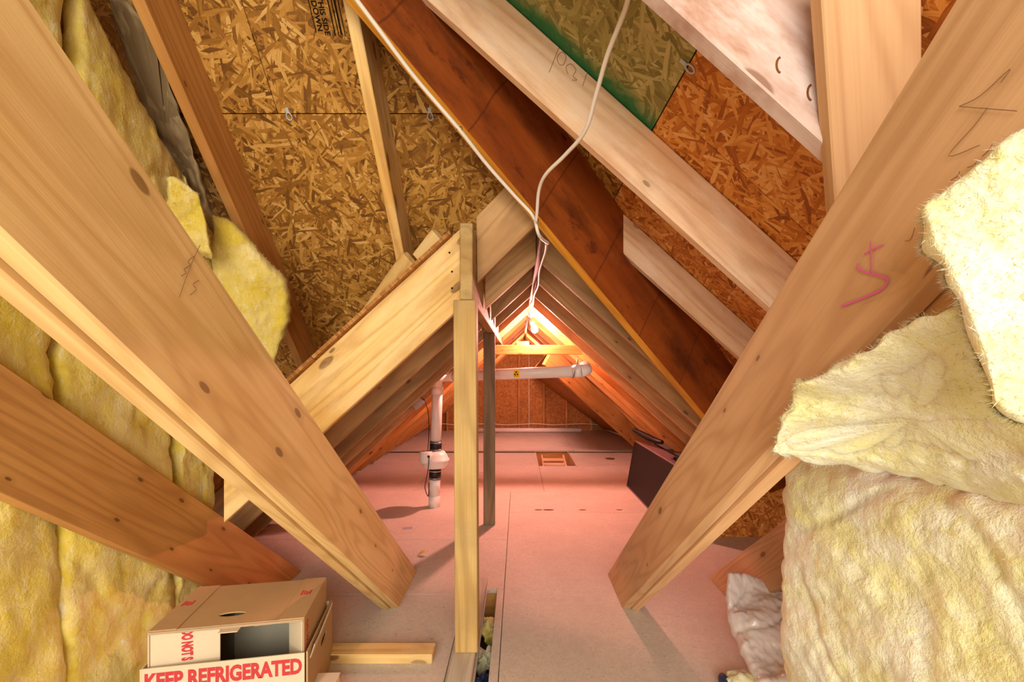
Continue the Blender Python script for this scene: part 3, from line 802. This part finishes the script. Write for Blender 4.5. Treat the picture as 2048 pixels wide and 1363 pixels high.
for i in range(40):
    x = W*i/39; bmv += [(x, -.002-.006*noise.noise(V((x*40, 3, 0)))*1.2-.006, T+.001), (x, .008, T+.005), (x, .002, T-.004)]
pd('torn_edge', bmv, [(3*i, 3*i+3, 3*i+4, 3*i+1) for i in range(39)]+[(3*i, 3*i+2, 3*i+5, 3*i+3) for i in range(39)], M_cardw, kb)
box('torn_tab', (.205, -.028, T-.008), (.262, .004, T-.005), M_cardw, kb, mw=Matrix.Translation((0, 0, .004)))
def faceM(origin, xd, yd):
    xd, yd = V(xd).normalized(), V(yd).normalized(); M = Matrix((xd, yd, xd.cross(yd))).transposed().to_4x4(); M.translation = V(origin); return M
text_mesh('red_lettering', 'DO NOT S', .040, M_red, fl, faceM((.098, -.0012, .284), (0, 0, -1), (1, 0, 0)), bold=.0022, sx=.50)
for (x0, y0) in ((.012, .15), (W-.055, .16)):
    for k in range(4):
        box('red_stamp', (x0+k*.009, y0+.004*(k % 2), T+HB+.0041), (x0+.006+k*.009, y0+.035-.005*(k % 3), T+HB+.0046), M_red, kb, bev=0)
text_mesh('red_lettering', 'DO NOT', .03, M_red, kb, faceM((W+.0036, .035, .27), (0, 0, -1), (0, -1, 0)), bold=.001, sx=.8)

tr = empty('cardboard_tray', (-1.150, 1.372, 0), ang, label='open cardboard tray lettered KEEP REFRIGERATED around the taller box', cat='tray')
TW, TD, TH = .466, .335, .238
box('front_panel', (0, 0, 0), (TW, .005, TH), M_cardw, tr, bev=.0008); box('back_panel', (0, TD-.005, 0), (TW, TD, TH), M_cardw, tr, bev=.0008)
box('side_panel', (-.005, 0, 0), (0, TD, TH), M_cardw, tr, bev=.0008)
Mr = faceM((TW+.005, .0, 0), (0, 1, 0), (0, 0, 1))
hole_panel('side_panel', TD, TH+.004, .005, (TD*.62, TH-.075), .045, .013, M_card, tr, Mr)
box('bottom_panel', (0, 0, 0), (TW, TD, .004), M_cardw, tr, bev=0)
text_mesh('red_lettering', 'KEEP REFRIGERATED', .066, M_red, tr, faceM((TW*.50, -.0008, TH-.043), (1, 0, 0), (0, 0, 1)), bold=.0028, sx=.74)
Mt = faceM((TW+.010, .02, TH-.03), (0, 1, .0), (0.25, 0, 1))
vs = [(0, 0), (.02, -.012), (.12, .0), (.26, .03), (.27, .045), (.18, .035), (.10, .022), (.03, .028)]
pd('torn_flap', [(x, y, 0) for x, y in vs]+[(x, y, .003) for x, y in vs], [tuple(range(8)), tuple(range(15, 7, -1))]+[(i, (i+1) % 8, (i+1) % 8+8, i+8) for i in range(8)], M_cardw, tr, mw=Mt)

sc_ = empty('small_carton', (-.66, 1.52, 0), .05, label='small pale carton at the bottom edge beside the tray', cat='carton')
box('body', (-.06, -.05, 0), (.035, .06, .085), M_cardw, sc_); box('lid_flap', (-.062, -.052, .085), (.037, .062, .089), M_cardw, sc_)

# litter on the floor
gcard = box('card', (-.035, -.022, 0), (.035, .022, .0015), plain('grey_card', lin(170, 168, 182), .7), None, bev=0, mw=Matrix.Translation((-.81, 3.28, .0005)) @ Matrix.Rotation(.25, 4, 'Z'))
tag(gcard, 'small grey card lying on the floor beyond the left brace', 'card')
pts = [(-.03, -.01, .004), (-.008, -.02, .012), (.02, -.016, .03), (.035, .004, .026), (.02, .02, .03), (-.01, .014, .02)]
sv_ = pd('wood_chip', [V(p) for p in pts]+[V(p)+V((.002, 0, -.004)) for p in pts], [(0, 1, 2, 5), (2, 3, 4, 5), (11, 8, 7, 6), (11, 10, 9, 8)]+[(i, i+6, (i+1) % 6+6, (i+1) % 6) for i in range(6)],
         M_yellow, None, mw=Matrix.Translation((-.60, 2.80, 0)))
tag(sv_, 'curled yellowish wood chip standing on the floor beside the left brace', 'wood chip')
dsc = lathe('metal_disc', [(.06, 0), (.062, .002), (.058, .005), (.02, .006)], plain('tarnished_disc', lin(120, 96, 90), .5, .4, .4), None, 20, Matrix.Translation((1.19, 5.85, .0)))
tag(dsc, 'flat round metal disc on the floor beside the hatch', 'disc')
for i, (a, b, rr) in enumerate(((1077, 1019, .022), (1097, 1019, .03), (1165, 1019, .02), (1239, 1019, .018))):
    p = at(a, b, H*F/(b-CY)); ms = []
    o = lathe('stain', [(rr, 0), (rr*.9, .0008), (rr*.3, .001)], plain('dark_stain', lin(92, 40, 26), .8), None, 12, Matrix.Translation((p.x, p.y, .0002)) @ Matrix.Diagonal((1.6, .55, 1, 1)))
    o.parent = floor; o.name = 'knot_mark'
# stuff in the floor slot
for i, (y, c, zz) in enumerate(((2.15, 'rag', -.05), (1.95, 'white', -.06), (1.74, 'blue', -.05), (1.62, 'green', -.05), (1.5, 'rag', -.06))):
    mcol = {'rag': M_ins_l, 'white': M_ins_r, 'blue': M_blue, 'green': M_cardg}[c]
    bm = bmesh.new(); bmesh.ops.create_icosphere(bm, subdivisions=4, radius=.04)
    for v in bm.verts:
        v.co.y *= 1.4; v.co *= 1+.9*noise.fractal(v.co*26+V((i*3, 0, 0)), 1.0, 2.1, 4)
    o = bm_obj('slot_scrap', bm, mcol, None, True, Matrix.Translation((-.137, y, zz-.045)))
    tag(o, {0: 'tan scrap at the far end of the floor slot', 1: 'white scrap in the floor slot beside the near post', 2: 'dark blue scrap in the floor slot', 3: 'grey green scrap in the floor slot near the bottom edge', 4: 'tan scrap in the floor slot at the bottom edge'}[i], 'scrap', 'scraps in the floor slot')

# ------------------------------------------------------------------ insulation
def poly_at(P, t):
    L = [0]
    for i in range(len(P)-1): L.append(L[-1]+(P[i+1]-P[i]).length)
    d = t*L[-1]
    for i in range(len(P)-1):
        if d <= L[i+1] or i == len(P)-2:
            k = (d-L[i])/max(L[i+1]-L[i], 1e-9); return P[i].lerp(P[i+1], k)
def batt(name, top, bot, left, right, out, thick, mat, nu=70, nv=70, bulge=.5, amp=.012, freq=9, seed=0, fuzz=0, rag=.01, lab=None, cat='insulation batt', group=None, folds=0.0):
    """Coons patch between four outlines, puffed out along 'out' and closed at the back"""
    top, bot, left, right = [spline(c, 6) for c in (top, bot, left, right)]
    out = V(out).normalized(); sd = V((seed*5.1, seed*2.3, seed))
    TT = [poly_at(top, i/nu) for i in range(nu+1)]; BB = [poly_at(bot, i/nu) for i in range(nu+1)]
    LL = [poly_at(left, j/nv) for j in range(nv+1)]; RR = [poly_at(right, j/nv) for j in range(nv+1)]
    vs, fs = [], []
    for j in range(nv+1):
        v = j/nv
        for i in range(nu+1):
            u = i/nu
            p = TT[i]*(1-v)+BB[i]*v+LL[j]*(1-u)+RR[j]*u-(TT[0]*(1-u)*(1-v)+TT[-1]*u*(1-v)+BB[0]*(1-u)*v+BB[-1]*u*v)
            e = min(u, 1-u, v, 1-v)
            prof = min(1, e/.10); prof = math.sqrt(max(0, 1-(1-prof)**2))
            q = p+sd
            n = noise.fractal(q*freq, 1.0, 2.1, 5)
            n2 = abs(noise.noise(q*freq*.55+V((9, 4, 1))))
            fine = noise.noise(q*freq*9)*.25+noise.noise(q*freq*22)*.14
            h = thick*(.12+.88*prof)*(.8+bulge*.2)+amp*(n*1.3+fine)*(.4+.6*prof)-amp*.7*max(0, .08-n2)/.08
            if folds: h += folds*math.sin((v*2.2+u*.7+n*.25)*6.0)*prof
            jit = V((noise.noise(q*28+V((3, 1, 7))), noise.noise(q*28+V((13, 5, 2))), noise.noise(q*28+V((1, 21, 3)))))*rag*(1-min(1, e/.06)*.75)
            vs.append(p+out*h+jit)
    W1 = nu+1
    for j in range(nv):
        for i in range(nu): fs.append((j*W1+i, j*W1+i+1, (j+1)*W1+i+1, (j+1)*W1+i))
    # back sheet
    base = len(vs); ring = [i for i in range(W1)]+[j*W1+nu for j in range(1, nv+1)]+[nv*W1+i for i in range(nu-1, -1, -1)]+[j*W1 for j in range(nv-1, 0, -1)]
    cen = sum((vs[k] for k in ring), V((0, 0, 0)))/len(ring)-out*.02
    for k in ring: vs.append(vs[k]-out*(thick*.25))
    vs.append(cen-out*thick*.2); n = len(ring)
    for k in range(n):
        a, b = ring[k], ring[(k+1) % n]
        fs.append((b, a, base+k, base+(k+1) % n)); fs.append((base+(k+1) % n, base+k, len(vs)-1))
    org = sum((vs[k] for k in ring), V((0, 0, 0)))/n
    vs2 = [v-org for v in vs]
    o = pd(name, vs2, fs, mat, None, True, Matrix.Translation(org))
    bm = bmesh.new(); bm.from_mesh(o.data); bmesh.ops.recalc_face_normals(bm, faces=bm.faces); bm.to_mesh(o.data); bm.free()
    tag(o, lab, cat, group)
    if fuzz:
        rnd = random.Random(seed); fv, ff = [], []; me = o.data
        me.update()
        for k in range(fuzz):
            if rnd.random() < .7:
                vi = ring[rnd.randrange(len(ring))]
            else:
                vi = rnd.randrange(W1*(nv+1))
            p = me.vertices[vi].co; nn = me.vertices[vi].normal
            d = (nn+V((rnd.uniform(-1, 1), rnd.uniform(-1, 1), rnd.uniform(-1, 1)))*.9).normalized()
            l = rnd.uniform(.002, .008); s = d.orthogonal().normalized()*.0006
            b0 = len(fv); fv += [p-s, p+s, p+d*l+V((rnd.uniform(-1, 1), rnd.uniform(-1, 1), rnd.uniform(-1, 1)))*.004]; ff.append((b0, b0+1, b0+2))
        f_ = pd('fibres', fv, ff, mat, o); f_['kind'] = 'stuff'
    return o

GL = 'yellow batts of the left wall'
GR = 'pale batts on the right'
XL = -1.345
ztop = lambda y: min(H+2.54-1.0*y, H+2.1)
def wall_batt(y0, y1, seed, lab, nv=90):
    n = 8
    top = [V((XL, y0+(y1-y0)*k/n, ztop(y0+(y1-y0)*k/n))) for k in range(n+1)]
    lean = lambda z: .03*math.sin(z*2.1+seed)
    left = [V((XL, y0+lean(z), z)) for z in [ztop(y0)*(1-k/n) for k in range(n+1)]]
    right = [V((XL, y1+lean(z), z)) for z in [ztop(y1)*(1-k/n) for k in range(n+1)]]
    top[0], top[-1] = left[0], right[0]
    bot = [left[-1].lerp(right[-1], k/n) for k in range(n+1)]
    return batt('insulation_batt', top, bot, left, right, (1, 0, 0), .055, M_ins_l, 40, nv, amp=.012, freq=6, seed=seed, fuzz=2500, lab=lab, group=GL, rag=.012)
wall_batt(.10, .78, 1, 'yellow batt nearest the camera at the far left edge')
wall_batt(.80, 1.30, 2, 'tall yellow batt at the left edge behind the amber brace')
wall_batt(1.31, 1.74, 3, 'tall yellow batt in the middle of the left wall')
wall_batt(1.75, 1.95, 4, 'narrow yellow batt at the end of the left wall')
# drooping batt against the dim rafter
batt('insulation_batt', [at(428, 432, 1.84), at(470, 450, 1.86), at(530, 515, 1.93), at(574, 560, 2.0)], [at(430, 700, 2.0), at(480, 740, 2.0), at(545, 735, 2.02)],
     [at(428, 432, 1.84), at(425, 560, 1.92), at(430, 700, 2.0)], [at(574, 560, 2.0), at(578, 640, 2.05), at(545, 735, 2.02)], (.45, -.8, -.2), .06, M_ins_l, 50, 60, amp=.012, freq=8, seed=6, fuzz=2500,
     lab='bright yellow batt drooping in front of the dim rafter', group=GL)
batt('insulation_batt', [at(330, 360, 1.62), at(352, 358, 1.64), at(395, 392, 1.68)], [at(345, 470, 1.7), at(375, 500, 1.72), at(425, 520, 1.75)],
     [at(330, 360, 1.62), at(335, 420, 1.66), at(345, 470, 1.7)], [at(395, 392, 1.68), at(408, 430, 1.7), at(425, 520, 1.75)], (.6, -.7, 0), .05, M_ins_l, 36, 36, amp=.012, freq=9, seed=8, fuzz=1500,
     lab='small torn yellow batt tuft poking out behind the left brace', group=GL)
# kraft paper facing beside it
batt('paper_facing', [at(215, -10, 1.54), at(260, 10, 1.54), at(300, 60, 1.55)], [at(330, 470, 1.96), at(400, 490, 1.97), at(450, 500, 2.0)],
     [at(215, -10, 1.54), at(270, 200, 1.74), at(330, 470, 1.96)], [at(300, 60, 1.55), at(375, 270, 1.78), at(450, 500, 2.0)], (.5, -.8, -.2), .012, M_kraft, 30, 60, amp=.03, freq=9, seed=9, folds=.01,
     lab='crumpled brown paper facing between the left batts and the dim rafter', cat='paper')

# right side
batt('insulation_batt', [V((.825, 1.30, .885)), V((.80, 1.24, .905)), V((.835, 1.0, .925)), V((.87, .7, .925)), V((.90, .25, .94))],
     [V((.83, 1.30, .0)), V((.86, .9, .0)), V((.92, .25, 0))],
     [V((.825, 1.30, .885)), V((.80, 1.31, .68)), V((.79, 1.31, .5)), V((.80, 1.31, .3)), V((.83, 1.30, 0))],
     [V((.90, .25, .94)), V((.90, .25, .5)), V((.92, .25, 0))], (-1, -.25, 0), .06, M_ins_r, 150, 130, amp=.013, freq=5, seed=11, fuzz=6000, rag=.012,
     lab='big pale cream batt standing on the floor at the lower right', group=GR, folds=.004)
batt('insulation_batt', [at(1606, 765, .75), at(1690, 728, .64), at(1800, 662, .56), at(1925, 612, .47), at(2120, 560, .42)],
     [at(1556, 908, .80), at(1630, 918, .86), at(1780, 945, .84), at(1950, 985, .74), at(2120, 1030, .60), at(2320, 1060, .5)],
     [at(1606, 765, .75), at(1585, 815, .77), at(1556, 880, .79), at(1556, 908, .80)],
     [at(2120, 560, .42), at(2300, 800, .44), at(2320, 1060, .5)], (-.75, -.65, .1), .045, M_ins_r, 150, 110, amp=.013, freq=6, seed=12, fuzz=5000, rag=.013,
     lab='pale batt folded out over the right brace, above the standing one', group=GR, folds=.012)
batt('insulation_batt', [at(1870, 420, .50), at(1960, 340, .47), at(2060, 262, .44), at(2300, 180, .40)],
     [at(1985, 800, .44), at(2050, 852, .44), at(2300, 880, .42)],
     [at(1870, 420, .50), at(1838, 450, .50), at(1868, 530, .48), at(1920, 610, .46), at(1965, 700, .45), at(1985, 800, .44)],
     [at(2300, 180, .40), at(2350, 500, .40), at(2300, 880, .42)], (-.75, -.65, 0), .04, M_ins_r, 130, 130, amp=.012, freq=8, seed=13, fuzz=6000, rag=.012,
     lab='pale fluffy batt at the upper right edge against the brace', group=GR)

# crumpled plastic wrap and scraps beside it
batt('plastic_wrap', [V((.92, 1.98, .24)), V((1.02, 2.0, .22)), V((1.16, 1.95, .20))], [V((.83, 1.55, .02)), V((.95, 1.5, .03)), V((1.08, 1.45, .04))],
     [V((.92, 1.98, .24)), V((.86, 1.85, .13)), V((.83, 1.55, .02))], [V((1.16, 1.95, .20)), V((1.14, 1.7, .15)), V((1.08, 1.45, .04))], (-.3, -.5, 1), .06, M_bag, 50, 60, amp=.022, freq=9, seed=15, folds=.012,
     lab='crumpled clear plastic wrap on the floor beside the standing pale batt', cat='plastic')
bm = bmesh.new(); bmesh.ops.create_icosphere(bm, subdivisions=4, radius=.05)
for v in bm.verts: v.co = V((v.co.x*1.1, v.co.y, v.co.z*.8))*(1+.4*noise.fractal(v.co*18, 1, 2, 4))
tag(bm_obj('wool_scrap', bm, M_ins_r, None, True, Matrix.Translation((.80, 1.60, .035))), 'loose tuft of pale wool on the floor in front of the plastic', 'wool')
bm = bmesh.new(); bmesh.ops.create_icosphere(bm, subdivisions=3, radius=.028)
for v in bm.verts: v.co = V((v.co.x*.7, v.co.y*1.5, v.co.z))*(1+.2*noise.noise(v.co*30))
tag(bm_obj('plastic_lump', bm, M_blue, None, True, Matrix.Translation((.745, 1.62, .022))), 'dark blue plastic lump on the floor beside the loose wool', 'plastic')
